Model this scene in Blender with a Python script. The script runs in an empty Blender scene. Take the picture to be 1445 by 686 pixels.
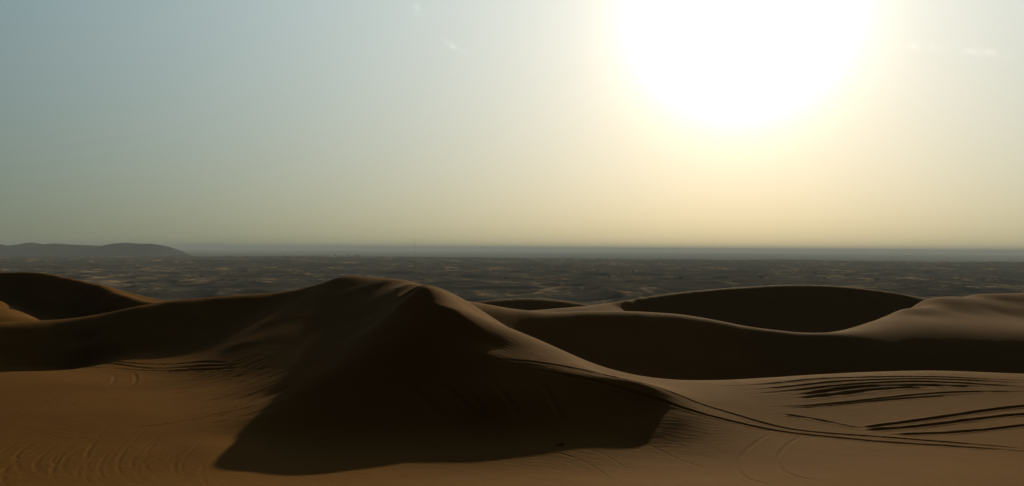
import bpy, math, random
import numpy as np
from mathutils import Vector

S = bpy.context.scene
C = S.collection
R = math.radians

# ------------------------------------------------------------------ camera, sky, sun, exposure
F = 1130.0                       # focal length in photo pixels (photo 1445 x 686)
HC = 50.0                        # camera height above the plain
ROLL = 0.0063
def hy(px): return 351.5 + ROLL * (px - 722.5)

cam_d = bpy.data.cameras.new('camera')
cam_d.sensor_width = 36.0
cam_d.lens = 36.0 * F / 1445.0
cam_d.shift_y = 8.5 / 1445.0
cam_d.clip_start = 0.1
cam_d.clip_end = 132000
cam = bpy.data.objects.new('camera', cam_d)
C.objects.link(cam)
cam.location = (0, 0, HC)
cam.rotation_mode = 'XYZ'
from mathutils import Matrix
cam.rotation_euler = (Matrix.Rotation(R(90), 3, 'X') @ Matrix.Rotation(ROLL, 3, 'Z')).to_euler()
S.camera = cam

SUN = Vector(((1042 - 722.5) / F, 1.0, (hy(1042) - 22) / F)).normalized()
SUN_EL = math.asin(SUN.z)
SUN_AZ = math.atan2(SUN.x, SUN.y)          # from +Y towards +X

S.view_settings.view_transform = 'Standard'
S.view_settings.look = 'None'
S.view_settings.exposure = 0.0
S.view_settings.gamma = 1.0

SKY_STRENGTH = 0.05
W = bpy.data.worlds.new('World')
S.world = W
W.use_nodes = True
nt = W.node_tree
for n in list(nt.nodes): nt.nodes.remove(n)
def wm(op, a, b=None, c=None):
    n = nt.nodes.new('ShaderNodeMath'); n.operation = op
    for i, v in enumerate((a, b, c)):
        if v is None: continue
        if isinstance(v, (int, float)): n.inputs[i].default_value = v
        else: nt.links.new(v, n.inputs[i])
    return n.outputs[0]
def wv(op, a, b=None):
    n = nt.nodes.new('ShaderNodeVectorMath'); n.operation = op
    for i, v in enumerate((a, b)):
        if v is None: continue
        if isinstance(v, (tuple, list, Vector)): n.inputs[i].default_value = tuple(v)
        else: nt.links.new(v, n.inputs[i])
    return n.outputs['Value'] if op == 'DOT_PRODUCT' else n.outputs['Vector']
def wrgb(r, g, b):
    n = nt.nodes.new('ShaderNodeCombineXYZ')
    for i, v in enumerate((r, g, b)):
        if isinstance(v, (int, float)): n.inputs[i].default_value = v
        else: nt.links.new(v, n.inputs[i])
    return n.outputs[0]
tc = nt.nodes.new('ShaderNodeTexCoord')
dirv = wv('NORMALIZE', tc.outputs['Generated'])
sep = nt.nodes.new('ShaderNodeSeparateXYZ'); nt.links.new(dirv, sep.inputs[0])
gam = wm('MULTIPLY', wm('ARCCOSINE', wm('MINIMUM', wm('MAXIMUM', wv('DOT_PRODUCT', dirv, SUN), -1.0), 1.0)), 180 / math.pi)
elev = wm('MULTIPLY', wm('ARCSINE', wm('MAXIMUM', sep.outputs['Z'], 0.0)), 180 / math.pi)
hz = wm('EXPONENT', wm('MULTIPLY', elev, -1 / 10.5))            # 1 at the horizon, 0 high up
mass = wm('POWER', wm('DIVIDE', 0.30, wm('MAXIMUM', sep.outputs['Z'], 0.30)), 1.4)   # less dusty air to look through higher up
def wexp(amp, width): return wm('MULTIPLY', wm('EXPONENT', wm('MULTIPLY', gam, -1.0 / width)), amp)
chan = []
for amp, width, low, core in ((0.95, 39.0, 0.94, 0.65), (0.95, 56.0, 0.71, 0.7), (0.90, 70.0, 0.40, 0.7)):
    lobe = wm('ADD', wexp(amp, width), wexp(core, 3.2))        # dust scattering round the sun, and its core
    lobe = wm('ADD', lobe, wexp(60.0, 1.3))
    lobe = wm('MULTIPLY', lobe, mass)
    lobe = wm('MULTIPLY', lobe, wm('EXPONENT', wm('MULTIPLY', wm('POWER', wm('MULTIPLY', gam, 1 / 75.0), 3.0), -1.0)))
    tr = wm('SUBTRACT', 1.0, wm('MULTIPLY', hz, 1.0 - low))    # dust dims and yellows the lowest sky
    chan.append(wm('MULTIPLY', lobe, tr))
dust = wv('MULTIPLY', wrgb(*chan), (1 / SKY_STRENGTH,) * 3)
sky = nt.nodes.new('ShaderNodeTexSky')
sky.sky_type = 'NISHITA'; sky.sun_disc = False
sky.sun_elevation = SUN_EL; sky.sun_rotation = SUN_AZ
sky.air_density = 1.0; sky.dust_density = 3.0; sky.ozone_density = 1.0
NIS = 0.1
wn = nt.nodes.new('ShaderNodeTexNoise'); wn.inputs['Scale'].default_value = 130; wn.inputs['Detail'].default_value = 4
nt.links.new(dirv, wn.inputs['Vector'])
wispy = wm('MAXIMUM', wm('SUBTRACT', wn.outputs['Fac'], 0.36), 0.0)
for wx_, wy_, half, thick, tilt, amp in ((637, 65, 17, 3.2, -0.5, 0.38), (587, 15, 9, 5, -0.7, 0.45), (1300, 66, 36, 4, -0.06, 0.2), (1378, 73, 34, 4.5, -0.08, 0.24)):
    c0 = Vector(((wx_ - 722.5) / F, 1, -(wy_ - hy(wx_)) / F)).normalized()
    ax = (Vector((1, 0, tilt)) - c0 * c0.dot(Vector((1, 0, tilt)))).normalized(); bx = c0.cross(ax)
    da = wm('MULTIPLY', wv('DOT_PRODUCT', dirv, ax), F / half); db = wm('MULTIPLY', wv('DOT_PRODUCT', dirv, bx), F / thick)
    g = wm('EXPONENT', wm('MULTIPLY', wm('ADD', wm('MULTIPLY', da, da), wm('MULTIPLY', db, db)), -1.0))
    g = wm('MULTIPLY', wm('MULTIPLY', g, wispy), amp / SKY_STRENGTH)
    dust = wv('ADD', dust, wrgb(g, g, wm('MULTIPLY', g, 0.95)))       # a shred of cirrus
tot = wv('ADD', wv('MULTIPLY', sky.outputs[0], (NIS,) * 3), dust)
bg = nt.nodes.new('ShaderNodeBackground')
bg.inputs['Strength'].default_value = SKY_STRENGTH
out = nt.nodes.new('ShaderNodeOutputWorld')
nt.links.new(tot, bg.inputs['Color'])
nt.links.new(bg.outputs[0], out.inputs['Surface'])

sun_d = bpy.data.lights.new('sun', 'SUN')
sun_d.energy = 3.15
sun_d.angle = R(0.5)
sun_d.color = (1.0, 0.83, 0.54)
sun_o = bpy.data.objects.new('sun', sun_d)
C.objects.link(sun_o)
sun_o.location = (100, 350, 200)
sun_o.rotation_mode = 'QUATERNION'
sun_o.rotation_quaternion = SUN.to_track_quat('Z', 'Y')

HAZE_DENSITY = 9.5e-5

# ------------------------------------------------------------------ noise
def hash2(ix, iy, seed):
    h = (ix.astype(np.int64) * 374761393 + iy.astype(np.int64) * 668265263 + seed * 982451653) & 0xffffffff
    h = ((h ^ (h >> 13)) * 1274126177) & 0xffffffff
    h = h ^ (h >> 16)
    return (h & 0xffff).astype(np.float32) / 65535.0
def vnoise(x, y, seed=0):
    ix = np.floor(x); iy = np.floor(y)
    fx = (x - ix).astype(np.float32); fy = (y - iy).astype(np.float32)
    fx = fx * fx * fx * (fx * (fx * 6 - 15) + 10); fy = fy * fy * fy * (fy * (fy * 6 - 15) + 10)
    a = hash2(ix, iy, seed); b = hash2(ix + 1, iy, seed); c = hash2(ix, iy + 1, seed); d = hash2(ix + 1, iy + 1, seed)
    return (a + (b - a) * fx) * (1 - fy) + (c + (d - c) * fx) * fy
def fbm(x, y, oct=4, seed=0):
    s = 0; a = 0.5
    for o in range(oct):
        s = s + a * (vnoise(x, y, seed + o) - 0.5); x = x * 2.03 + 17.1; y = y * 2.03 - 9.7; a *= 0.5
    return s
def sstep(a, b, x):
    t = np.clip((x - a) / (b - a), 0, 1); return t * t * (3 - 2 * t)

# ------------------------------------------------------------------ dune survey: (px, py, depth Y) seen points, (px, Y, drop) hidden ones
ALL, AONLY, BONLY = [], [], []
def P(lst, *pts):
    for px, py, Y in pts: lst.append(((px - 722.5) / F, Y, (py - hy(px)) / F * Y))
def D(lst, *pts):
    for px, Y, d in pts: lst.append(((px - 722.5) / F, Y, d))
def FACE(lst, crest, bottom, s, x0, x1, step=28, offs=(4.0,), fr=(.3, .65, 1.0)):
    """points down the steep side of a crest (falling s metres per metre towards the viewer)"""
    c = np.array(crest, float); b = np.array(bottom, float)
    n = max(2, int(round((x1 - x0) / step)) + 1)
    for px in np.linspace(x0, x1, n):
        pc = np.interp(px, c[:, 0], c[:, 1]); Yc = np.interp(px, c[:, 0], c[:, 2]); pb = np.interp(px, b[:, 0], b[:, 1])
        kc = (pc - hy(px)) / F
        for py in [pc + o for o in offs if o < (pb - pc) * .8 or not len(fr)] + [pc + f * (pb - pc) for f in fr]:
            k = (py - hy(px)) / F
            P(lst, (px, py, Yc * (kc + s) / (k + s)))
def SHOULDER(lst, crest, offs, s=.12, step=12):
    """a sunlit shoulder below a crest; returns the line where the slope steepens"""
    c = np.array(crest, float); o = np.array(offs, float); line = []
    for px in np.arange(o[0, 0], o[-1, 0] + .1, step):
        pc = np.interp(px, c[:, 0], c[:, 1]); Yc = np.interp(px, c[:, 0], c[:, 2]); py = pc + np.interp(px, o[:, 0], o[:, 1])
        kc = (pc - hy(px)) / F; k = (py - hy(px)) / F
        line.append((px, py, Yc * (kc + s) / (k + s)))
    P(lst, *line)
    return line
def CREST(lst, crest, step=16, back=True, ends=(0, 0)):
    """a crest line, sampled closely, and the gentle slope just behind it"""
    c = np.array(crest, float); n = int((c[-1, 0] - c[0, 0]) / step) + 1
    for i, px in enumerate(np.linspace(c[0, 0], c[-1, 0], n)):
        w = np.clip((px + np.array([-18, -9, 0, 9, 18])), c[0, 0], c[-1, 0])
        py = np.interp(w, c[:, 0], c[:, 1]).mean(); Y = np.interp(w, c[:, 0], c[:, 2]).mean()
        P(lst, (px, py, Y))
        if back and ends[0] <= i < n - ends[1]:
            d = (py - hy(px)) / F * Y
            D(lst, (px, Y * 1.025, d * 1.03 + .06), (px, Y * 1.1, d * 1.1 + .6))
# the dune the camera stands on and the sand floor in front of it
for px in (-300, 100, 500, 900, 1300, 1700):
    D(ALL, (px, 0.8, 1.75), (px, 3.0, 2.3), (px, 7.0, 3.5), (px, 12.5, 4.75))
P(ALL, (-150, 686, 20), (0, 686, 20), (300, 686, 20), (500, 686, 20.2), (722, 686, 20.2), (950, 686, 19.8), (1150, 686, 19.4), (1445, 686, 18.6), (1600, 686, 18.4))
P(ALL, (-150, 600, 27), (0, 600, 27), (150, 600, 27.2), (0, 560, 31.6), (0, 525, 39), (120, 540, 35), (180, 578, 29.5), (240, 620, 25.6), (120, 640, 23.6))
P(ALL, (300, 660, 22.2), (400, 670, 21.8), (560, 650, 23.5), (700, 638, 24.6), (800, 631, 25.2), (900, 615, 26.5), (960, 590, 27.6))
P(ALL, (1000, 630, 25.2), (1100, 600, 27.8), (1250, 600, 27.4), (1445, 600, 26.5), (1600, 600, 26), (1000, 570, 29.8), (1100, 560, 31.8), (1250, 560, 31.6), (1445, 560, 31), (1600, 560, 31), (1250, 635, 24.0), (1445, 640, 22.8))
# near rim on the right
P(ALL, (960, 538, 34.5), (1050, 535, 36.5), (1120, 530, 37.6), (1200, 527, 38.5), (1300, 526, 39.2), (1445, 530, 38.5), (1600, 533, 38))
# main dune: far crest, left arm
MAIN = ((-150, 470, 46), (0, 460, 48), (88, 456, 49), (195, 437, 50), (250, 427, 51), (320, 420, 52), (400, 413, 53), (440, 404, 53.2), (470, 394, 53.3), (485, 390, 53), (500, 390.5, 52.3), (545, 396, 49), (575, 402, 45), (590, 404.7, 40.6))
P(ALL, *MAIN)
FACE(ALL, MAIN, MAIN, .33, -100, 450, step=45, offs=(3.0,), fr=())
P(ALL, (-150, 511, 42.8), (0, 508, 44.1), (120, 507, 45.4), (120, 480, 47.2), (0, 480, 46.2))
FACE(ALL, MAIN, ((-150, 511), (0, 507), (120, 506), (200, 499), (290, 480)), .4, -100, 280, step=20, offs=(3,), fr=(.35, .75))
# the broad face falls along the sun's bearing, just a little flatter than the sunbeams
mc = np.array(MAIN)
for px, slope in ((320, .36), (360, .33), (400, .30), (440, .275), (485, .266), (515, .268), (545, .271), (565, .276), (577, .284), (588, .292)):
    Yc = np.interp(px, mc[:, 0], mc[:, 2]); dc = (np.interp(px, mc[:, 0], mc[:, 1]) - hy(px)) / F * Yc
    L = (5.95 - dc) / slope
    for t in (.1, .28, .5, .75, .95):
        X_ = (px - 722.5) / F * Yc - SUN.x / math.hypot(SUN.x, SUN.y) * L * t; Y_ = Yc - SUN.y / math.hypot(SUN.x, SUN.y) * L * t
        ALL.append((X_ / Y_, Y_, dc + slope * L * (t + .03 * math.sin(math.pi * t))))
    for t in (1.25,):
        X_ = (px - 722.5) / F * Yc - SUN.x / math.hypot(SUN.x, SUN.y) * L * t; Y_ = Yc - SUN.y / math.hypot(SUN.x, SUN.y) * L * t
        ALL.append((X_ / Y_, Y_, 6.1))
D(ALL, (0, 55, 6.3), (88, 56, 6.3), (195, 58, 6.2), (320, 61, 6.1), (440, 63, 5.9), (485, 63, 5.7), (-150, 54, 6.8), (560, 59, 4.9))
# lip of the slip face (sharp) and the ridge that runs down to the right
LIP = ((597, 406, 37.3), (606, 413, 36.3), (613, 428, 35.0), (640, 437, 34.1), (665, 455, 33.1), (685, 470, 32.5), (692, 484, 32.0), (689, 498, 31.0), (720, 508, 30.6), (768, 516, 30.4), (840, 530, 30.1), (920, 545, 29.8))
P(ALL, *LIP)
# slip face and bowl
P(BONLY, (380, 620, 26.2), (500, 600, 27.6), (600, 560, 28.7), (640, 500, 31.0), (560, 540, 30.0), (700, 560, 28.0), (660, 600, 26.9), (690, 525, 29.7), (800, 580, 27.7), (880, 590, 27.8), (900, 565, 29.0), (480, 640, 24.8), (620, 620, 25.9), (760, 600, 26.8))
# lit flank behind the lip
P(AONLY, (640, 417, 41.5), (620, 411, 39.5), (660, 434, 37.2), (690, 452, 35.4), (745, 475, 34.2), (800, 500, 33.4), (860, 529, 33.0), (722, 494, 31.7))
D(AONLY, (640, 54, 3.9), (668, 47, 4.0), (668, 60, 5.1), (700, 46, 5.4), (700, 60, 6.9), (740, 45, 6.2), (740, 58, 7.9), (775, 48, 7.4), (775, 60, 8.7), (815, 56, 9.2), (800, 44, 7.2), (860, 46, 8.8), (860, 57, 10.6), (910, 60, 11.5), (960, 50, 10.2), (960, 62, 12), (1100, 50, 11), (1100, 64, 12.8), (1250, 50, 10.5), (1250, 64, 12.8), (1400, 50, 10.8), (1400, 64, 12.6), (1600, 60, 11.5))
# second ridge: crest and shaded front
RIDGE = ((652, 422, 67), (680, 428, 69), (735, 437, 71), (775, 441, 72.5), (840, 438.5, 75.5), (900, 439, 78.5), (960, 443, 82), (1000, 450, 84), (1060, 462, 86), (1130, 470, 86), (1180, 469.5, 86))
CREST(AONLY, RIDGE, ends=(0, 2))
sh = SHOULDER(AONLY, RIDGE, ((664, 11), (690, 11), (735, 8), (790, 5.5), (860, 4), (1180, 3)), step=14)
FACE(AONLY, sh, ((670, 446), (700, 456), (735, 471), (775, 487), (815, 507), (860, 530), (960, 536), (1180, 531)), .43, 668, 1176, step=16, offs=(), fr=(.2, .6, 1.0))
FACE(AONLY, ((1180, 470, 86), (1250, 470, 84), (1400, 474, 82), (1600, 476, 82)), ((1180, 531), (1600, 531)), .42, 1215, 1600, step=40, offs=())
D(AONLY, (680, 84, 6.5), (780, 87, 8), (860, 92, 9.3), (960, 96, 10.8), (1060, 99, 11.8), (1130, 100, 12))
# the mound at the right
P(AONLY, (1210, 462, 90), (1270, 438, 98.5), (1240, 452, 93), (1300, 426, 104), (1330, 420, 108), (1380, 415, 112), (1445, 413, 114), (1600, 416, 114), (1300, 446, 93), (1350, 440, 96), (1420, 444, 99), (1420, 425, 107))
D(AONLY, (1215, 102, 11), (1245, 104, 11), (1310, 122, 9.5))
# third dune with its shaded hollow
THIRD = ((790, 436, 106), (850, 430, 112), (900, 422, 118), (960, 413, 122), (1020, 408, 125), (1100, 403, 128), (1150, 403, 130), (1200, 406, 130), (1260, 413, 130), (1300, 420, 131), (1350, 424, 134))
CREST(AONLY, THIRD, ends=(0, 0))
FACE(AONLY, THIRD, ((870, 434), (900, 440), (960, 446), (1020, 454), (1100, 466), (1190, 466), (1240, 452), (1290, 430)), .40, 880, 1275, step=20)
# small dark dune
SMALL = ((650, 432, 146), (690, 425, 150), (750, 422, 155), (800, 426, 158), (835, 433, 160))
CREST(AONLY, SMALL, ends=(0, 0))
FACE(AONLY, SMALL, ((650, 434), (690, 433), (750, 439), (810, 438), (830, 436)), .5, 680, 822, step=14, offs=(2,), fr=(.6, 1.0))
D(AONLY, (690, 158, 12), (750, 163, 12), (800, 166, 12.5))
# left dune
LEFT = ((-200, 392, 82), (-80, 386, 82), (0, 385, 82), (60, 385, 80), (90, 391, 79), (140, 402, 76), (200, 417, 72), (245, 426, 68.5))
CREST(ALL, LEFT, ends=(0, 1))
FACE(ALL, LEFT, ((-80, 422), (0, 418), (20, 428), (40, 440), (60, 448), (100, 453), (150, 447), (200, 436), (235, 432)), .42, -80, 120, step=16)
SHOULDER(ALL, LEFT, ((132, 2), (165, 4), (210, 5), (240, 3)), s=.05)
sh = SHOULDER(ALL, LEFT, ((132, 4), (165, 10), (210, 12), (240, 7)), s=.05)
FACE(ALL, sh, ((100, 453), (150, 447), (200, 443), (235, 441)), .42, 134, 236, step=14, offs=(), fr=(1.0,))
P(ALL, (0, 423, 71.5), (-80, 425, 72), (0, 435, 66.5), (-80, 438, 66), (0, 446, 61), (22, 437, 66.5), (45, 450, 62))
D(ALL, (-80, 55, 6.5), (150, 62, 6.6), (250, 62, 6.3), (350, 64, 6.4), (350, 80, 8), (500, 75, 8))
D(ALL, (-250, 100, 5.5), (-80, 100, 5.2), (0, 100, 5.2), (60, 98, 5.2), (140, 95, 6), (200, 90, 7), (245, 85, 7.5))
# beyond: the dunes fall away to the plain
for px in (-400, -100, 150, 400, 640, 900, 1150, 1400, 1700):
    D(AONLY, (px, 200, 17), (px, 290, 32), (px, 420, 56))
    D(BONLY, (px, 200, 17), (px, 290, 32), (px, 420, 56))
for px in (-100, 150, 400, 560): D(ALL, (px, 120, 10))
D(ALL, (-450, 30, 6), (-450, 60, 7), (-450, 110, 8)); D(ALL, (1900, 30, 5.6), (1900, 60, 10), (1900, 110, 8))

def tps_fit(pts, lam=2e-5):
    p = np.array(pts, float)
    th = np.arctan(p[:, 0]); r = p[:, 1] * np.sqrt(1 + p[:, 0] ** 2)
    X = np.stack([th, np.log(r)], 1)
    n = len(X)
    d2 = ((X[:, None] - X[None]) ** 2).sum(-1)
    K = 0.5 * d2 * np.log(d2 + 1e-12)
    K[np.arange(n), np.arange(n)] = lam
    Q = np.c_[np.ones(n), X]
    M = np.block([[K, Q], [Q.T, np.zeros((3, 3))]])
    w = np.linalg.solve(M, np.r_[p[:, 2], 0, 0, 0])
    return X, w
def tps_eval(fit, th, lr):
    X, w = fit
    sh = th.shape; th = th.ravel().astype(np.float64); lr = lr.ravel().astype(np.float64)
    o = w[-3] + w[-2] * th + w[-1] * lr
    n = len(X)
    for i in range(0, len(th), 40000):
        a = th[i:i + 40000, None] - X[None, :, 0]; b = lr[i:i + 40000, None] - X[None, :, 1]
        a *= a; b *= b; a += b
        b = np.log(a + 1e-12); b *= a
        o[i:i + 40000] += 0.5 * (b @ w[:n])
    return o.reshape(sh)
FA = tps_fit(ALL + AONLY)
FB = tps_fit(ALL + BONLY)

def polar_axis():
    fine = np.arange(-R(40), R(40) + 1e-6, 0.00185)
    side = np.linspace(R(40), R(180), 60)[1:]
    th = np.r_[-side[::-1][1:], fine, side[:-1]]     # closed ring, -180 excluded twice
    return np.r_[-math.pi, th]
TH = polar_axis()
def logspan(a, b, step): return np.exp(np.arange(math.log(a), math.log(b), step))
RR = np.r_[logspan(0.5, 15, 0.06), logspan(15, 18, 0.012), logspan(18, 42, 0.0022), logspan(42, 60, 0.005), logspan(60, 165, 0.007), logspan(165, 440, 0.03)]
TT, RG = np.meshgrid(TH, RR)                   # rows = r
LR = np.log(RG)
thc = np.clip(TT, -R(50), R(50))
dA = tps_eval(FA, thc, LR)
front = np.abs(TT) < R(52)
dB = dA.copy()
rows = (RR > 14) & (RR < 75)
dB[rows] = tps_eval(FB, thc[rows], LR[rows])
PXG = 722.5 + F * np.tan(thc)
YG = RG * np.cos(TT)
XG = RG * np.sin(TT)
# the slip face: the lower of the two surfaces wins inside this zone
mB = sstep(15, 18, RG) * (1 - sstep(960, 1040, PXG)) * (1 - sstep(np.where(PXG < 560, 62, 36), np.where(PXG < 560, 74, 40), RG))
lx = np.array(LIP)
yl = np.interp(PXG, lx[:, 0], np.minimum.accumulate(lx[:, 2]))
mB = np.where(PXG > 597, mB * (1 - sstep(yl, yl + 0.5, YG)), mB)
mB = np.where(PXG < 560, mB, mB * (1 - sstep(600, 700, PXG) * sstep(34, 36, RG)))
soft = 0.02
dmax = 0.5 * (dA + dB + np.sqrt((dA - dB) ** 2 + soft ** 2))
DROP = dA + (dmax - dA) * mB
DROP = DROP + (1.75 + 0.245 * RG - DROP) * (1 - sstep(5, 10, RG))
# behind and beside the camera: rolling sand
back = sstep(R(48), R(75), np.abs(TT))
roll = 1.9 + 3.0 * (fbm(XG / 60, YG / 60, 3, 5)) * sstep(2, 30, RG) + 46 * sstep(150, 420, RG)
DROP = DROP * (1 - back) + roll * back
Z = HC - DROP

# ------------------------------------------------------------------ tyre tracks, footprints, undulation (all carved into the sand itself)
KP = DROP / YG                                  # projected height of every vertex, for picking points on the sand
def pick(px, py):
    th = math.atan((px - 722.5) / F); k = (py - hy(px)) / F
    j = int(np.clip(np.searchsorted(TH, th), 1, len(TH) - 1))
    col = KP[:, j]
    i = np.argmax((RR > 14) & (col <= k))
    if i == 0: i = len(RR) - 1
    t = (col[i - 1] - k) / max(col[i - 1] - col[i], 1e-6)
    r = RR[i - 1] + (RR[i] - RR[i - 1]) * min(max(t, 0), 1)
    return r * math.sin(th), r * math.cos(th)
def smooth_line(pts, step=0.05):
    p = np.array(pts, float)
    for _ in range(3):
        q = [p[0]]
        for a, b in zip(p[:-1], p[1:]): q += [a * .75 + b * .25, a * .25 + b * .75]
        q.append(p[-1]); p = np.array(q)
    seg = np.r_[0, np.cumsum(np.hypot(*np.diff(p, axis=0).T))]
    s = np.arange(0, seg[-1], step)
    return np.stack([np.interp(s, seg, p[:, 0]), np.interp(s, seg, p[:, 1])], 1), s / max(seg[-1], 1e-6)
CARVE = np.zeros_like(Z)
rng = np.random.RandomState(4)
def rut(line, depth=0.10, width=0.13, berm=0.35, rough=0.3, fade=0.12, seed=0):
    """press one tyre rut along a world XY line"""
    p, t = smooth_line(line)
    depth *= 0.34; width *= 0.6
    env = np.clip(np.minimum(t, 1 - t) / max(fade, 1e-3), 0, 1)
    lo = p.min(0) - width * 5; hi = p.max(0) + width * 5
    m = (XG > lo[0]) & (XG < hi[0]) & (YG > lo[1]) & (YG < hi[1]) & (np.abs(TT) < R(48))
    idx = np.nonzero(m.ravel())[0]
    if not len(idx): return
    gx = XG.ravel()[idx]; gy = YG.ravel()[idx]
    best = np.full(len(idx), 1e9); bt = np.zeros(len(idx), int)
    # coarse reject, then exact distance
    cs = max(1, int(0.4 / 0.05))
    cd = np.full(len(idx), 1e9)
    for i in range(0, len(p), cs):
        cd = np.minimum(cd, (gx - p[i, 0]) ** 2 + (gy - p[i, 1]) ** 2)
    near = cd < (width * 5 + 0.45) ** 2
    idx = idx[near]; gx = gx[near]; gy = gy[near]
    best = np.full(len(idx), 1e9); bt = np.zeros(len(idx), int)
    for i in range(len(p)):
        d = (gx - p[i, 0]) ** 2 + (gy - p[i, 1]) ** 2
        u = d < best; best[u] = d[u]; bt[u] = i
    d = np.sqrt(best)
    s = bt * 0.05
    wob = 1 + rough * 2 * (vnoise(s / 0.5 + seed * 7.3, s * 0 + seed, 11) - 0.5)
    wd = width * (1 + 0.5 * rough * (vnoise(s / 0.35, s * 0 + seed * 3.1, 12) - 0.5))
    e = env[bt] * depth * wob
    prof = -e * np.exp(-(d / wd) ** 4) + e * berm * np.exp(-((d - 1.9 * wd) / (0.7 * wd)) ** 2)
    flat = CARVE.ravel()
    cur = flat[idx]
    flat[idx] = np.where(prof < 0, np.minimum(cur, prof), cur + prof * (cur > -0.01))
def offset(line, off):
    p = np.array(line, float); t = np.gradient(p, axis=0); t /= np.linalg.norm(t, axis=1)[:, None] + 1e-9
    return p + np.stack([-t[:, 1], t[:, 0]], 1) * off
def track(pix, **k): rut([pick(*q) for q in pix], **k)

# the pair of ruts that comes down the ridge and crosses to the right edge
track([(700, 506), (760, 512), (830, 523), (900, 539), (965, 560), (1030, 581), (1100, 602), (1150, 609), (1210, 613), (1300, 621), (1380, 627), (1480, 636)], depth=0.11, width=0.12, seed=1)
track([(740, 520), (800, 529), (870, 545), (930, 563), (965, 576), (1040, 595), (1100, 608), (1180, 616), (1250, 624), (1340, 629), (1480, 639)], depth=0.12, width=0.13, seed=2)
# deep cuts at the right
track([(1214, 604), (1270, 597), (1330, 589), (1400, 579), (1490, 570)], depth=0.20, width=0.18, seed=3, rough=.35)
track([(1218, 607), (1290, 603), (1360, 594), (1420, 587), (1500, 582)], depth=0.19, width=0.18, seed=4, rough=.4)
track([(1255, 613), (1320, 612), (1380, 608), (1450, 600), (1510, 597)], depth=0.17, width=0.15, seed=5, rough=.4)
track([(1100, 583), (1150, 590), (1195, 600), (1220, 605)], depth=0.07, width=0.14, seed=6, berm=.7)
# sweeping ruts round the near rim
track([(1010, 545), (1090, 541), (1160, 534), (1230, 531), (1310, 531), (1400, 535), (1490, 540)], depth=0.14, width=0.16, seed=7, fade=.3)
track([(1030, 551), (1110, 546), (1180, 538), (1260, 534), (1340, 535), (1420, 539), (1490, 544)], depth=0.14, width=0.16, seed=8, fade=.3)
track([(1050, 557), (1120, 551), (1190, 543), (1260, 538), (1330, 539), (1400, 543), (1480, 549)], depth=0.16, width=0.18, seed=9, fade=.3)
track([(1120, 559), (1170, 551), (1220, 545), (1280, 543), (1340, 544), (1400, 547)], depth=0.14, width=0.22, seed=10, rough=.5)
track([(1125, 562), (1180, 557), (1230, 550), (1280, 546), (1320, 546)], depth=0.13, width=0.22, seed=11, rough=.5)
track([(1075, 574), (1140, 572), (1200, 567), (1260, 560), (1330, 554), (1410, 552), (1490, 554)], depth=0.11, width=0.13, seed=12, fade=.3)
track([(1090, 577), (1160, 573), (1240, 565), (1320, 559), (1400, 556)], depth=0.09, width=0.12, seed=13, fade=.3)
# wide half-loops in the right foreground
track([(1095, 608), (1060, 628), (1042, 650), (1044, 668), (1070, 680), (1110, 686)], depth=0.04, width=0.12, seed=14)
track([(1135, 612), (1105, 632), (1097, 652), (1108, 666), (1140, 676), (1180, 680)], depth=0.04, width=0.12, seed=15)
track([(770, 634), (800, 641), (840, 655), (870, 676)], depth=0.022, width=0.08, seed=16)
track([(820, 630), (860, 642), (885, 660)], depth=0.022, width=0.08, seed=17)
track([(895, 616), (930, 632), (960, 648), (1000, 660)], depth=0.022, width=0.08, seed=18)
# left: ruts under the arm of the main dune
track([(-40, 512), (30, 513), (100, 514), (180, 514), (250, 513), (320, 512)], depth=0.16, width=0.18, seed=20)
track([(-40, 514), (40, 515), (110, 517), (180, 518), (260, 518), (330, 515)], depth=0.16, width=0.18, seed=21)
track([(60, 517), (120, 520), (190, 522), (270, 522), (340, 519)], depth=0.13, width=0.16, seed=22)
track([(163, 530), (162, 538), (156, 543), (146, 545)], depth=0.08, width=0.12, seed=23)
track([(190, 526), (195, 535), (188, 544), (170, 550)], depth=0.08, width=0.12, seed=24)
# climbing tracks on the face of the main dune
for i in range(22):
    t = i / 21.0
    x0 = 165 + 110 * t + rng.uniform(-12, 12); y0 = 545 + 55 * t
    x1 = 395 + 75 * t + rng.uniform(-25, 25); y1 = 482 + 52 * t + rng.uniform(-6, 6)
    track([(x0, y0), (x0 * .66 + x1 * .34, y0 * .66 + y1 * .34 + 7), (x0 * .3 + x1 * .7, y0 * .3 + y1 * .7 + 6), (x1, y1)],
          depth=0.035 + 0.035 * rng.rand(), width=0.09, rough=.8, seed=30 + i, fade=.25)
track([(180, 603), (240, 597), (300, 585), (350, 570)], depth=0.07, width=0.1, seed=45)
# curved drifts of disturbed sand in the left foreground
for i in range(30):
    x = -16 + i * 10.8 + rng.uniform(-9, 9); top_ = rng.uniform(588, 622); low_ = rng.uniform(668, 695); bend = rng.uniform(22, 60)
    track([(x + bend * 1.6, top_), (x + bend * .7, top_ * .6 + low_ * .4 - 8), (x, top_ * .4 + low_ * .6), (x + 3, top_ * .2 + low_ * .8), (x + rng.uniform(10, 34), low_)],
          depth=rng.uniform(.010, .032), width=rng.uniform(.06, .11), rough=.9, seed=50 + i, fade=.45)
# old wheel marks running down the dark bowl
for i, (xa, xb) in enumerate(((610, 690), (640, 700), (690, 745), (760, 800), (560, 640))):
    track([(xa, 534), (xa * .6 + xb * .4, 556), (xb, 600)], depth=0.07, width=0.2, seed=60 + i, fade=.3)

und = fbm(XG / 9.0, YG / 9.0, 3, 21) * 0.16 + fbm(XG / 2.2, YG / 2.2, 3, 31) * 0.035
Z += (und * sstep(3, 14, RG) * (1 - 0.6 * sstep(900, 1445, PXG)) + CARVE)

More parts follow.
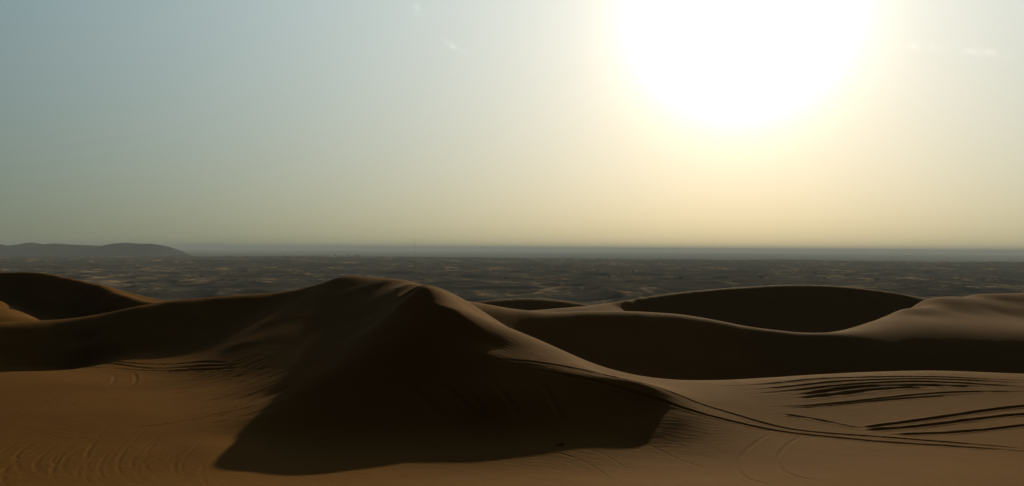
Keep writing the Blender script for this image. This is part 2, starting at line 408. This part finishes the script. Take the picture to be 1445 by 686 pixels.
# ------------------------------------------------------------------ materials
def material(name):
    m = bpy.data.materials.new(name); m.use_nodes = True
    t = m.node_tree; b = t.nodes['Principled BSDF']
    return m, t, b
def nnode(t, typ, **k):
    n = t.nodes.new(typ)
    for a, v in k.items():
        if a in n.inputs: n.inputs[a].default_value = v
        else: setattr(n, a, v)
    return n
def sand_material():
    m, t, b = material('orange_sand')
    co = nnode(t, 'ShaderNodeTexCoord')
    n1 = nnode(t, 'ShaderNodeTexNoise', Scale=0.25, Detail=5.0, Roughness=0.6)
    n2 = nnode(t, 'ShaderNodeTexNoise', Scale=26.0, Detail=3.0, Roughness=0.7)
    mp = nnode(t, 'ShaderNodeMapping'); mp.inputs['Scale'].default_value = (1.0, 1.0, 1.0); mp.inputs['Rotation'].default_value = (0, 0, R(20))
    t.links.new(co.outputs['Object'], n1.inputs['Vector']); t.links.new(co.outputs['Object'], n2.inputs['Vector'])
    t.links.new(co.outputs['Object'], mp.inputs['Vector'])
    r1 = nnode(t, 'ShaderNodeMix', data_type='RGBA')
    r1.inputs[6].default_value = (0.155, 0.069, 0.012, 1); r1.inputs[7].default_value = (0.205, 0.096, 0.019, 1)
    t.links.new(n1.outputs['Fac'], r1.inputs[0])
    r2 = nnode(t, 'ShaderNodeMix', data_type='RGBA', blend_type='MULTIPLY'); r2.inputs[0].default_value = 0.35
    rm = nnode(t, 'ShaderNodeMapRange'); rm.inputs['From Min'].default_value = .3; rm.inputs['From Max'].default_value = .7; rm.inputs['To Min'].default_value = .6; rm.inputs['To Max'].default_value = 1.15
    t.links.new(n2.outputs['Fac'], rm.inputs['Value'])
    t.links.new(r1.outputs[2], r2.inputs[6]); t.links.new(rm.outputs[0], r2.inputs[7])
    t.links.new(r2.outputs[2], b.inputs['Base Color'])
    b.inputs['Roughness'].default_value = 0.95
    b.inputs['Specular IOR Level'].default_value = 0.02
    wv_ = nnode(t, 'ShaderNodeTexWave', wave_type='BANDS', bands_direction='Y'); wv_.inputs['Scale'].default_value = 1.1
    wv_.inputs['Distortion'].default_value = 11.0; wv_.inputs['Detail'].default_value = 2.0; wv_.inputs['Detail Scale'].default_value = 0.8
    t.links.new(mp.outputs[0], wv_.inputs['Vector'])
    b1 = nnode(t, 'ShaderNodeBump'); b1.inputs['Strength'].default_value = 0.5; b1.inputs['Distance'].default_value = 0.006
    t.links.new(wv_.outputs['Fac'], b1.inputs['Height'])
    b2 = nnode(t, 'ShaderNodeBump'); b2.inputs['Strength'].default_value = 0.5; b2.inputs['Distance'].default_value = 0.012
    t.links.new(n2.outputs['Fac'], b2.inputs['Height']); t.links.new(b1.outputs[0], b2.inputs['Normal'])
    n3 = nnode(t, 'ShaderNodeTexNoise', Scale=1.7, Detail=4.0, Roughness=0.6); t.links.new(mp.outputs[0], n3.inputs['Vector'])
    b3 = nnode(t, 'ShaderNodeBump'); b3.inputs['Strength'].default_value = 0.5; b3.inputs['Distance'].default_value = 0.03
    t.links.new(n3.outputs['Fac'], b3.inputs['Height']); t.links.new(b2.outputs[0], b3.inputs['Normal'])
    t.links.new(b3.outputs[0], b.inputs['Normal'])
    return m
SAND = sand_material()

# ------------------------------------------------------------------ meshes
def grid_mesh(name, V, faces, mat):
    me = bpy.data.meshes.new(name)
    me.vertices.add(len(V)); me.vertices.foreach_set('co', V.astype(np.float32).ravel())
    n = len(faces)
    me.loops.add(n * 4); me.loops.foreach_set('vertex_index', faces.astype(np.int32).ravel())
    me.polygons.add(n); me.polygons.foreach_set('loop_start', np.arange(0, n * 4, 4, dtype=np.int32))
    me.update(calc_edges=True)
    me.polygons.foreach_set('use_smooth', np.ones(n, bool))
    me.materials.append(mat)
    o = bpy.data.objects.new(name, me); C.objects.link(o)
    return o
def polar_faces(nr, nt_):
    i = np.arange(nr - 1)[:, None]; j = np.arange(nt_)[None]
    j2 = (j + 1) % nt_
    # counter-clockwise seen from above
    return np.stack([i * nt_ + j, i * nt_ + j2, (i + 1) * nt_ + j2, (i + 1) * nt_ + j], -1)
def vnormals(Xa, Ya, Za):
    dxi = np.gradient(Xa, axis=0); dyi = np.gradient(Ya, axis=0); dzi = np.gradient(Za, axis=0)
    dxj = np.gradient(Xa, axis=1); dyj = np.gradient(Ya, axis=1); dzj = np.gradient(Za, axis=1)
    n = np.stack([dyj * dzi - dzj * dyi, dzj * dxi - dxj * dzi, dxj * dyi - dyj * dxi], -1)
    n /= np.linalg.norm(n, axis=-1, keepdims=True) + 1e-12
    n *= np.sign(n[..., 2:3])
    return n
nr, ntt = TT.shape
V = np.stack([XG, YG, Z], -1)
NRM = vnormals(XG, YG, Z).reshape(-1, 3)
FC = polar_faces(nr, ntt)
# which dune each face belongs to
fpx = PXG[:-1]; fy = YG[:-1]
def along(pts):
    p = sorted(pts); return np.interp(fpx, [q[0] for q in p], [q[1] for q in p])
grp = np.zeros(fpx.shape, int)                                         # 0 sand floor
fr = np.abs(TT[:-1]) < R(44)
foot_near = along([(-400, 43), (120, 43), (200, 42.5), (300, 36), (350, 29), (380, 26), (600, 25), (800, 26), (920, 27.5), (960, 31)])
foot_far = along([(-400, 52), (0, 54), (300, 58), (485, 60), (560, 56), (640, 45), (700, 41), (745, 40), (800, 40), (860, 40), (960, 33)])
grp[fr & (fpx < 955) & (fy > foot_near) & (fy < foot_far)] = 1           # main dune
grp[fr & (fpx < 560) & (fy >= foot_far)] = 2                             # left dune
r_far = along([(560, 60), (640, 66), (735, 72), (800, 82), (860, 92), (960, 97), (1130, 101), (1240, 108), (1310, 122), (1445, 150), (1900, 160)])
r_near = along([(560, 56), (640, 45), (700, 42), (800, 46), (860, 50), (960, 58), (1900, 60)])
grp[fr & (fpx >= 560) & (fy > r_near) & (fy <= r_far)] = 3               # second ridge with the right mound
grp[fr & (fpx >= 560) & (fy > r_far)] = 4                                # third dune
s_near = along([(560, 100), (640, 130), (700, 135), (835, 140), (860, 150), (900, 200), (1900, 300)])
grp[fr & (fpx >= 560) & (fpx < 880) & (fy > s_near)] = 5                 # small dune
def structure(o, label=None, cat=None):
    o['kind'] = 'structure'
    if label: o['label'] = label
    if cat: o['category'] = cat
def piece(name, sel, mat, label):
    f = FC[sel].reshape(-1, 4)
    used, inv = np.unique(f, return_inverse=True)
    o = grid_mesh(name, V.reshape(-1, 3)[used], inv.reshape(-1, 4), mat)
    o.data.normals_split_custom_set_from_vertices(NRM[used].tolist())
    structure(o, label, 'dune' if name == 'sand_dune' else 'ground')
    return o
piece('sand_ground', grp == 0, SAND, 'rippled orange sand floor in the foreground crossed by tyre tracks')
piece('sand_dune', grp == 1, SAND, 'largest dune in front with sharp lit crest and dark hollow below it')
piece('sand_dune', grp == 2, SAND, 'dark rounded dune at the left edge with a lit strip along its right slope')
piece('sand_dune', grp == 3, SAND, 'long low ridge behind the largest dune rising to a lit mound at right')
piece('sand_dune', grp == 4, SAND, 'farther dune with a wide shaded hollow, standing before the plain at right')
piece('sand_dune', grp == 5, SAND, 'small dark dune peeping out behind the saddle of the long ridge')

# ------------------------------------------------------------------ the plain
def plain_height(x, y):
    r = np.hypot(x, y)
    wx = x + 60 * fbm(x / 300, y / 300, 2, 71); wy = y + 60 * fbm(x / 300 + 40, y / 300, 2, 72)
    a = 1 - np.abs(2 * vnoise(wx / 62, wy / 62, 81) - 1); a = a * a
    a2 = 1 - np.abs(2 * vnoise(wy / 31 + 5, wx / 31, 85) - 1)
    b = 1 - np.abs(2 * vnoise(wx / 230 + 9, wy / 170, 82) - 1)
    c = vnoise(x / 900, y / 900, 83)
    amp = 1 - sstep(5000, 16000, r)
    return (4.2 * a + 2.2 * a2 * (1 - sstep(1500, 4000, r)) + 5.5 * b * b + 6.0 * c + 1.2 * fbm(x / 30, y / 30, 2, 84) * (1 - sstep(1500, 4000, r))) * amp * sstep(300, 600, r) - 6.0 - 36 * sstep(4300, 5200, r + 900 * fbm(x / 1500, y / 1500, 3, 88)) + 26 * fbm(x / 1400, y / 3000, 4, 89) * sstep(9000, 18000, r)
fine = np.arange(-R(36), R(36) + 1e-6, 0.0022)
side = np.linspace(R(36), R(180), 50)[1:]
TH2 = np.r_[-math.pi, -side[::-1][1:], fine, side[:-1]]
RR2 = np.r_[logspan(300, 620, 0.05), logspan(620, 9000, 0.0065), logspan(9000, 32000, 0.03), 32000]
T2, G2 = np.meshgrid(TH2, RR2)
X2 = G2 * np.sin(T2); Y2 = G2 * np.cos(T2)
Z2 = plain_height(X2, Y2)
def plain_material():
    m, t, b = material('scrub_plain')
    co = nnode(t, 'ShaderNodeTexCoord')
    mp = nnode(t, 'ShaderNodeMapping')
    t.links.new(co.outputs['Object'], mp.inputs['Vector'])
    n1 = nnode(t, 'ShaderNodeTexNoise', Scale=0.016, Detail=6.0, Roughness=0.62)
    n2 = nnode(t, 'ShaderNodeTexNoise', Scale=0.09, Detail=4.0, Roughness=0.65)
    for n in (n1, n2): t.links.new(mp.outputs[0], n.inputs['Vector'])
    add = nnode(t, 'ShaderNodeMath', operation='MULTIPLY_ADD'); add.inputs[1].default_value = 0.45
    t.links.new(n2.outputs['Fac'], add.inputs[0]); t.links.new(n1.outputs['Fac'], add.inputs[2])
    n0 = nnode(t, 'ShaderNodeTexNoise', Scale=0.0021, Detail=3.0, Roughness=0.55); t.links.new(mp.outputs[0], n0.inputs['Vector'])
    add0 = nnode(t, 'ShaderNodeMath', operation='MULTIPLY_ADD'); add0.inputs[1].default_value = 0.5
    sub0 = nnode(t, 'ShaderNodeMath', operation='SUBTRACT'); sub0.inputs[1].default_value = 0.5; t.links.new(n0.outputs['Fac'], sub0.inputs[0])
    t.links.new(sub0.outputs[0], add0.inputs[0]); t.links.new(add.outputs[0], add0.inputs[2])
    rp = nnode(t, 'ShaderNodeValToRGB')
    rp.color_ramp.elements[0].position = 0.74; rp.color_ramp.elements[0].color = (0.078, 0.070, 0.060, 1)
    rp.color_ramp.elements[1].position = 0.90; rp.color_ramp.elements[1].color = (0.34, 0.25, 0.16, 1)
    e = rp.color_ramp.elements.new(0.81); e.color = (0.12, 0.10, 0.076, 1)
    t.links.new(add0.outputs[0], rp.inputs['Fac'])
    t.links.new(rp.outputs['Color'], b.inputs['Base Color'])
    b.inputs['Roughness'].default_value = 0.95; b.inputs['Specular IOR Level'].default_value = 0.0
    return m
pl = grid_mesh('desert_plain', np.stack([X2, Y2, Z2], -1).reshape(-1, 3), polar_faces(*T2.shape).reshape(-1, 4), plain_material())
structure(pl, 'flat hummocky scrub plain stretching to the hazy horizon', 'plain')

# ------------------------------------------------------------------ far hills
HILLM, ht, hb = material('hill_rock')
hn = nnode(ht, 'ShaderNodeTexNoise', Scale=0.02, Detail=5.0)
hco = nnode(ht, 'ShaderNodeTexCoord'); ht.links.new(hco.outputs['Object'], hn.inputs['Vector'])
hr = nnode(ht, 'ShaderNodeValToRGB'); hr.color_ramp.elements[0].color = (0.045, 0.043, 0.042, 1); hr.color_ramp.elements[1].color = (0.085, 0.078, 0.072, 1)
ht.links.new(hn.outputs['Fac'], hr.inputs['Fac']); ht.links.new(hr.outputs['Color'], hb.inputs['Base Color']); hb.inputs['Roughness'].default_value = 0.95; hb.inputs['Specular IOR Level'].default_value = 0.0
def hills(profile, Y, depth, label, seed):
    px = np.array([p[0] for p in profile], float); py = np.array([p[1] for p in profile], float)
    xs = np.linspace(px[0], px[-1], 420)
    top = np.interp(xs, px, py)
    k = np.ones(5) / 5; top = np.r_[top[:2], np.convolve(top, k, 'valid'), top[-2:]]
    H = HC - (top - hy(xs)) / F * Y + 44
    vs = np.linspace(-1, 1, 61)
    XX, VV = np.meshgrid((xs - 722.5) / F * Y, vs)
    prof = np.clip(1 - np.abs(VV) ** 1.5, 0, 1)
    nz = fbm(XX / 260, VV * depth / 260, 4, seed)
    ZZ = H[None] * prof * (1 + 0.55 * nz * (np.abs(VV) * 1.6)) - 44
    YY = Y + VV * depth + 120 * fbm(XX / 500, VV, 2, seed + 9)
    n, m_ = XX.shape
    i = np.arange(n - 1)[:, None]; j = np.arange(m_ - 1)[None]
    f = np.stack([i * m_ + j, i * m_ + j + 1, (i + 1) * m_ + j + 1, (i + 1) * m_ + j], -1).reshape(-1, 4)
    o = grid_mesh('hills', np.stack([XX, YY, ZZ], -1).reshape(-1, 3), f, HILLM)
    structure(o, label, 'hills')
hills([(-420, 352), (-330, 340), (-200, 346), (-90, 337), (-30, 340), (0, 344), (12, 347), (30, 345), (47, 342), (62, 345), (75, 343.5), (105, 345.5), (142, 347), (160, 343.5), (178, 342.5), (195, 344), (215, 344), (232, 347), (244, 350.5), (256, 359)], 5600, 450, 'blue grey hills on the horizon at the far left', 91)


# ------------------------------------------------------------------ far radio mast
def tag(o, label, cat, group=None):
    o['label'] = label; o['category'] = cat
    if group: o['group'] = group
def simple_mat(name, col, rough=0.8):
    m, t, b = material(name)
    n = nnode(t, 'ShaderNodeTexNoise', Scale=3.0, Detail=3.0)
    co = nnode(t, 'ShaderNodeTexCoord'); t.links.new(co.outputs['Object'], n.inputs['Vector'])
    x = nnode(t, 'ShaderNodeMix', data_type='RGBA')
    x.inputs[6].default_value = tuple(c * 0.7 for c in col) + (1,); x.inputs[7].default_value = tuple(min(c * 1.3, 1) for c in col) + (1,)
    t.links.new(n.outputs['Fac'], x.inputs[0]); t.links.new(x.outputs[2], b.inputs['Base Color'])
    b.inputs['Roughness'].default_value = rough; b.inputs['Specular IOR Level'].default_value = 0.1
    return m
def tube_verts(v, f, a, b, r0, r1, n=6):
    a = Vector(a); b = Vector(b); d = (b - a).normalized()
    u = d.orthogonal().normalized(); w = d.cross(u); k = len(v)
    for c, r in ((a, r0), (b, r1)):
        for i in range(n):
            t = 2 * math.pi * i / n; v.append(c + (u * math.cos(t) + w * math.sin(t)) * r)
    for i in range(n): f.append((k + i, k + (i + 1) % n, k + n + (i + 1) % n, k + n + i))
    f.append(tuple(range(k + n - 1, k - 1, -1))); f.append(tuple(range(k + n, k + 2 * n)))
def mesh_obj(name, v, f, mat, parent=None, smooth=False):
    me = bpy.data.meshes.new(name); me.from_pydata([tuple(q) for q in v], [], f); me.update()
    if smooth: me.polygons.foreach_set('use_smooth', np.ones(len(f), bool))
    me.materials.append(mat)
    o = bpy.data.objects.new(name, me); C.objects.link(o)
    if parent: o.parent = parent
    return o
def ground_z(x, y): return float(plain_height(np.array([x]), np.array([y]))[0])
STEEL = simple_mat('grey_steel', (0.16, 0.16, 0.16), 0.5)
def radio_mast():
    Y = 4150.0; x = (585 - 722.5) / F * Y; z = ground_z(x, Y)
    top = HC - (336 - hy(585)) / F * Y - z
    root = bpy.data.objects.new('radio_mast', None); C.objects.link(root); root.location = (x, Y, z)
    tag(root, 'thin lattice radio mast rising alone over the far horizon', 'mast')
    wd = lambda t: 1.5 * (1 - t) + .7 * t
    for sx, sy in ((-1, -1), (1, -1), (1, 1), (-1, 1)):
        v, f = [], []; tube_verts(v, f, (sx * wd(0), sy * wd(0), 0), (sx * wd(1), sy * wd(1), top * .93), .17, .12)
        mesh_obj('leg', v, f, STEEL, root)
    v, f = [], []; n = 34
    for i in range(n):
        t0, t1 = i / n, (i + 1) / n
        cs = [(-1, -1), (1, -1), (1, 1), (-1, 1)]
        for a, b in zip(cs, cs[1:] + cs[:1]):
            tube_verts(v, f, (a[0] * wd(t0), a[1] * wd(t0), t0 * top * .93), (b[0] * wd(t1), b[1] * wd(t1), t1 * top * .93), .06, .06, 4)
            tube_verts(v, f, (a[0] * wd(t0), a[1] * wd(t0), t0 * top * .93), (b[0] * wd(t0), b[1] * wd(t0), t0 * top * .93), .05, .05, 4)
    br = mesh_obj('bracing', v, f, STEEL, root)
    v, f = [], []; tube_verts(v, f, (0, 0, top * .93), (0, 0, top), .4, .15); mesh_obj('antenna', v, f, STEEL, root)
    for h, s_ in ((.8, 1), (.72, -1), (.62, 1)):
        v, f = [], []; tube_verts(v, f, (s_ * 1.6, -.3, top * h), (s_ * 1.6, -1.2, top * h), .9, .7, 12); mesh_obj('dish', v, f, STEEL, root)
radio_mast()

# ------------------------------------------------------------------ trees and bushes of the plain
LEAF = simple_mat('dusty_leaf', (0.050, 0.055, 0.032), 0.9)
BARK = simple_mat('grey_bark', (0.10, 0.08, 0.06), 0.9)
def crown_mesh(seed, w, h, z0, n=150, leaf=0.5):
    r = random.Random(seed); v, f = [], []
    lobes = [(r.uniform(-.5, .5) * w, r.uniform(-.5, .5) * w, z0 + r.uniform(.25, .8) * h, r.uniform(.28, .45) * w) for _ in range(7)]
    for _ in range(n):
        lx_, ly_, lz_, lr_ = r.choice(lobes)
        d = Vector((r.gauss(0, 1), r.gauss(0, 1), r.gauss(0, .7))).normalized() * lr_ * r.uniform(.4, 1)
        c = Vector((lx_, ly_, max(lz_ + d.z, 0.1))) + Vector((d.x, d.y, 0))
        a = Vector((r.gauss(0, 1), r.gauss(0, 1), r.gauss(0, 1))).normalized() * leaf * r.uniform(.6, 1.2); b = a.orthogonal().normalized() * leaf * r.uniform(.4, .9)
        k = len(v); v += [c - a, c - b, c + a, c + b]; f.append((k, k + 1, k + 2, k + 3))
    return v, f
def make_tree(seed, w, h):
    root = bpy.data.objects.new('desert_tree', None); C.objects.link(root)
    v, f = [], []; r = random.Random(seed)
    tube_verts(v, f, (0, 0, -.3), (.15, .1, h * .45), .28, .2)
    for i in range(4):
        t = i * 1.6 + r.uniform(0, .8); tube_verts(v, f, (.15, .1, h * .4), (math.cos(t) * w * .35, math.sin(t) * w * .35, h * .75), .15, .06, 5)
    mesh_obj('trunk', v, f, BARK, root)
    v, f = crown_mesh(seed, w, h * .75, h * .28); mesh_obj('crown', v, f, LEAF, root)
    return root
def make_bush(seed, w, h):
    v, f = crown_mesh(seed, w, h, 0.0, 90, .38)
    return mesh_obj('desert_bush', v, f, LEAF)
def dup(o):
    c = o.copy(); C.objects.link(c)
    for ch in o.children:
        d = ch.copy(); C.objects.link(d); d.parent = c
    return c
protos = [make_tree(3, 6.0, 5.5), make_tree(8, 7.5, 6.0), make_bush(5, 4.0, 2.2), make_bush(6, 5.5, 2.6)]
rp_ = random.Random(12); used = set()
spots = [(1165, 397, 0), (1195, 393, 1), (1237, 402, 1), (1150, 391, 0), (1388, 403, 1), (960, 403, 0), (1362, 396, 2), (1075, 400, 0), (895, 366.5, 0), (1030, 372, 1)]
for _ in range(80):
    spots.append((rp_.uniform(250, 1440), 366 + 40 * rp_.random() ** 1.2, rp_.choice((2, 3))))
tree_labels = ('dark tree on the plain just above the middle of the farther dune crest', 'dark tree on the plain just beyond the highest part of the farther dune',
    'dark tree close above the sinking right end of the farther dune crest', 'small dark tree farther out on the plain above the highest part of the farther dune',
    'dark lone tree on the plain above the lit mound at right', 'dark tree on the plain above the left rise of the farther dune',
    None, 'dark tree on the plain straight below the sun', 'small dark tree at the far edge of the plain right of the radio mast', 'small dark tree at the far edge of the plain just below the sun')
for i, (px, py, k) in enumerate(spots):
    Y = (HC + 3) / ((py - hy(px)) / F); x = (px - 722.5) / F * Y
    o = dup(protos[k]) if k in used else protos[k]; used.add(k)
    o.location = (x, Y, ground_z(x, Y) - .1); o.rotation_euler = (0, 0, rp_.uniform(0, 6.28))
    sc_ = rp_.uniform(.8, 1.25); o.scale = (sc_,) * 3
    if k < 2: tag(o, tree_labels[i], 'tree', 'trees scattered over the plain')
    else: tag(o, 'low dark bush dotted on the hazy scrub plain beyond the dunes', 'bush', 'bushes scattered over the plain')
def tree_line():
    r = random.Random(77); v, f = [], []
    for x0, x1, yy, n in ((1235, 1345, 4800, 130), (840, 960, 4700, 70), (1120, 1240, 4900, 50), (980, 1080, 4800, 40), (300, 520, 4700, 60)):
        for _ in range(n):
            px = r.uniform(x0, x1); Y = yy + r.uniform(-350, 350); x = (px - 722.5) / F * Y; z = ground_z(x, Y)
            w = r.uniform(8, 22); h = r.uniform(6, 14)
            vv, ff = crown_mesh(r.randrange(9999), w, h, 0, 26, 2.2)
            k = len(v); v += [q + Vector((x, Y, z)) for q in vv]; f += [tuple(a + k for a in q) for q in ff]
    o = mesh_obj('distant_trees', v, f, LEAF); o['kind'] = 'stuff'
    tag(o, 'dark belt of distant trees along the far edge of the plain', 'trees')
tree_line()

# ------------------------------------------------------------------ the little dark scrap at the edge of the shadow
def dry_tuft():
    px, py = 792, 627.5
    x, y = pick(px, py)
    j = int(np.argmin(np.abs(TH - math.atan2(x, y)))); i = int(np.argmin(np.abs(RR - math.hypot(x, y))))
    root = bpy.data.objects.new('dry_tuft', None); C.objects.link(root); root.location = (x, y, float(Z[i, j]))
    tag(root, 'tiny dark tuft of dry twigs at the lower edge of the dune shadow', 'tuft')
    dark = simple_mat('dry_twig', (0.035, 0.026, 0.018), 0.95)
    r = random.Random(2)
    for cx, sz in ((-.055, .05), (.045, .06)):
        v, f = [], []
        for _ in range(46):
            a = r.uniform(0, 6.28); e = r.uniform(.25, 1.3); L = sz * r.uniform(.7, 1.5)
            b = Vector((cx + r.uniform(-.02, .02), r.uniform(-.03, .03), -.01))
            tube_verts(v, f, b, b + Vector((math.cos(a) * math.cos(e), math.sin(a) * math.cos(e), math.sin(e))) * L, .006, .003, 4)
        mesh_obj('clump', v, f, dark, root)
    for sx in (-1, 1):
        v, f = [], []
        for q in range(5): tube_verts(v, f, (sx * .05, 0, .03), (sx * (.1 + .03 * q / 4), r.uniform(-.06, .06), .05 + .012 * q), .004, .002, 4)
        mesh_obj('twig', v, f, dark, root)
dry_tuft()

# ------------------------------------------------------------------ haze
def haze():
    z0, z1, a = -46.0, 112.0, 32500.0
    v = [(x, y, z) for z in (z0, z1) for y in (-a, a) for x in (-a, a)]
    f = [(0, 2, 3, 1), (4, 5, 7, 6), (0, 1, 5, 4), (1, 3, 7, 5), (3, 2, 6, 7), (2, 0, 4, 6)]
    me = bpy.data.meshes.new('haze'); me.from_pydata(v, [], f)
    m = bpy.data.materials.new('pale_haze'); m.use_nodes = True
    t = m.node_tree; t.nodes.remove(t.nodes['Principled BSDF'])
    pv = t.nodes.new('ShaderNodeVolumePrincipled')
    pv.inputs['Color'].default_value = (0.56, 0.66, 0.74, 1)
    pv.inputs['Density'].default_value = HAZE_DENSITY
    pv.inputs['Anisotropy'].default_value = 0.0
    t.links.new(pv.outputs[0], t.nodes['Material Output'].inputs['Volume'])
    me.materials.append(m)
    o = bpy.data.objects.new('haze', me); C.objects.link(o)
    o['kind'] = 'stuff'; o['label'] = 'pale dusty haze lying over the whole desert'; o['category'] = 'haze'
haze()
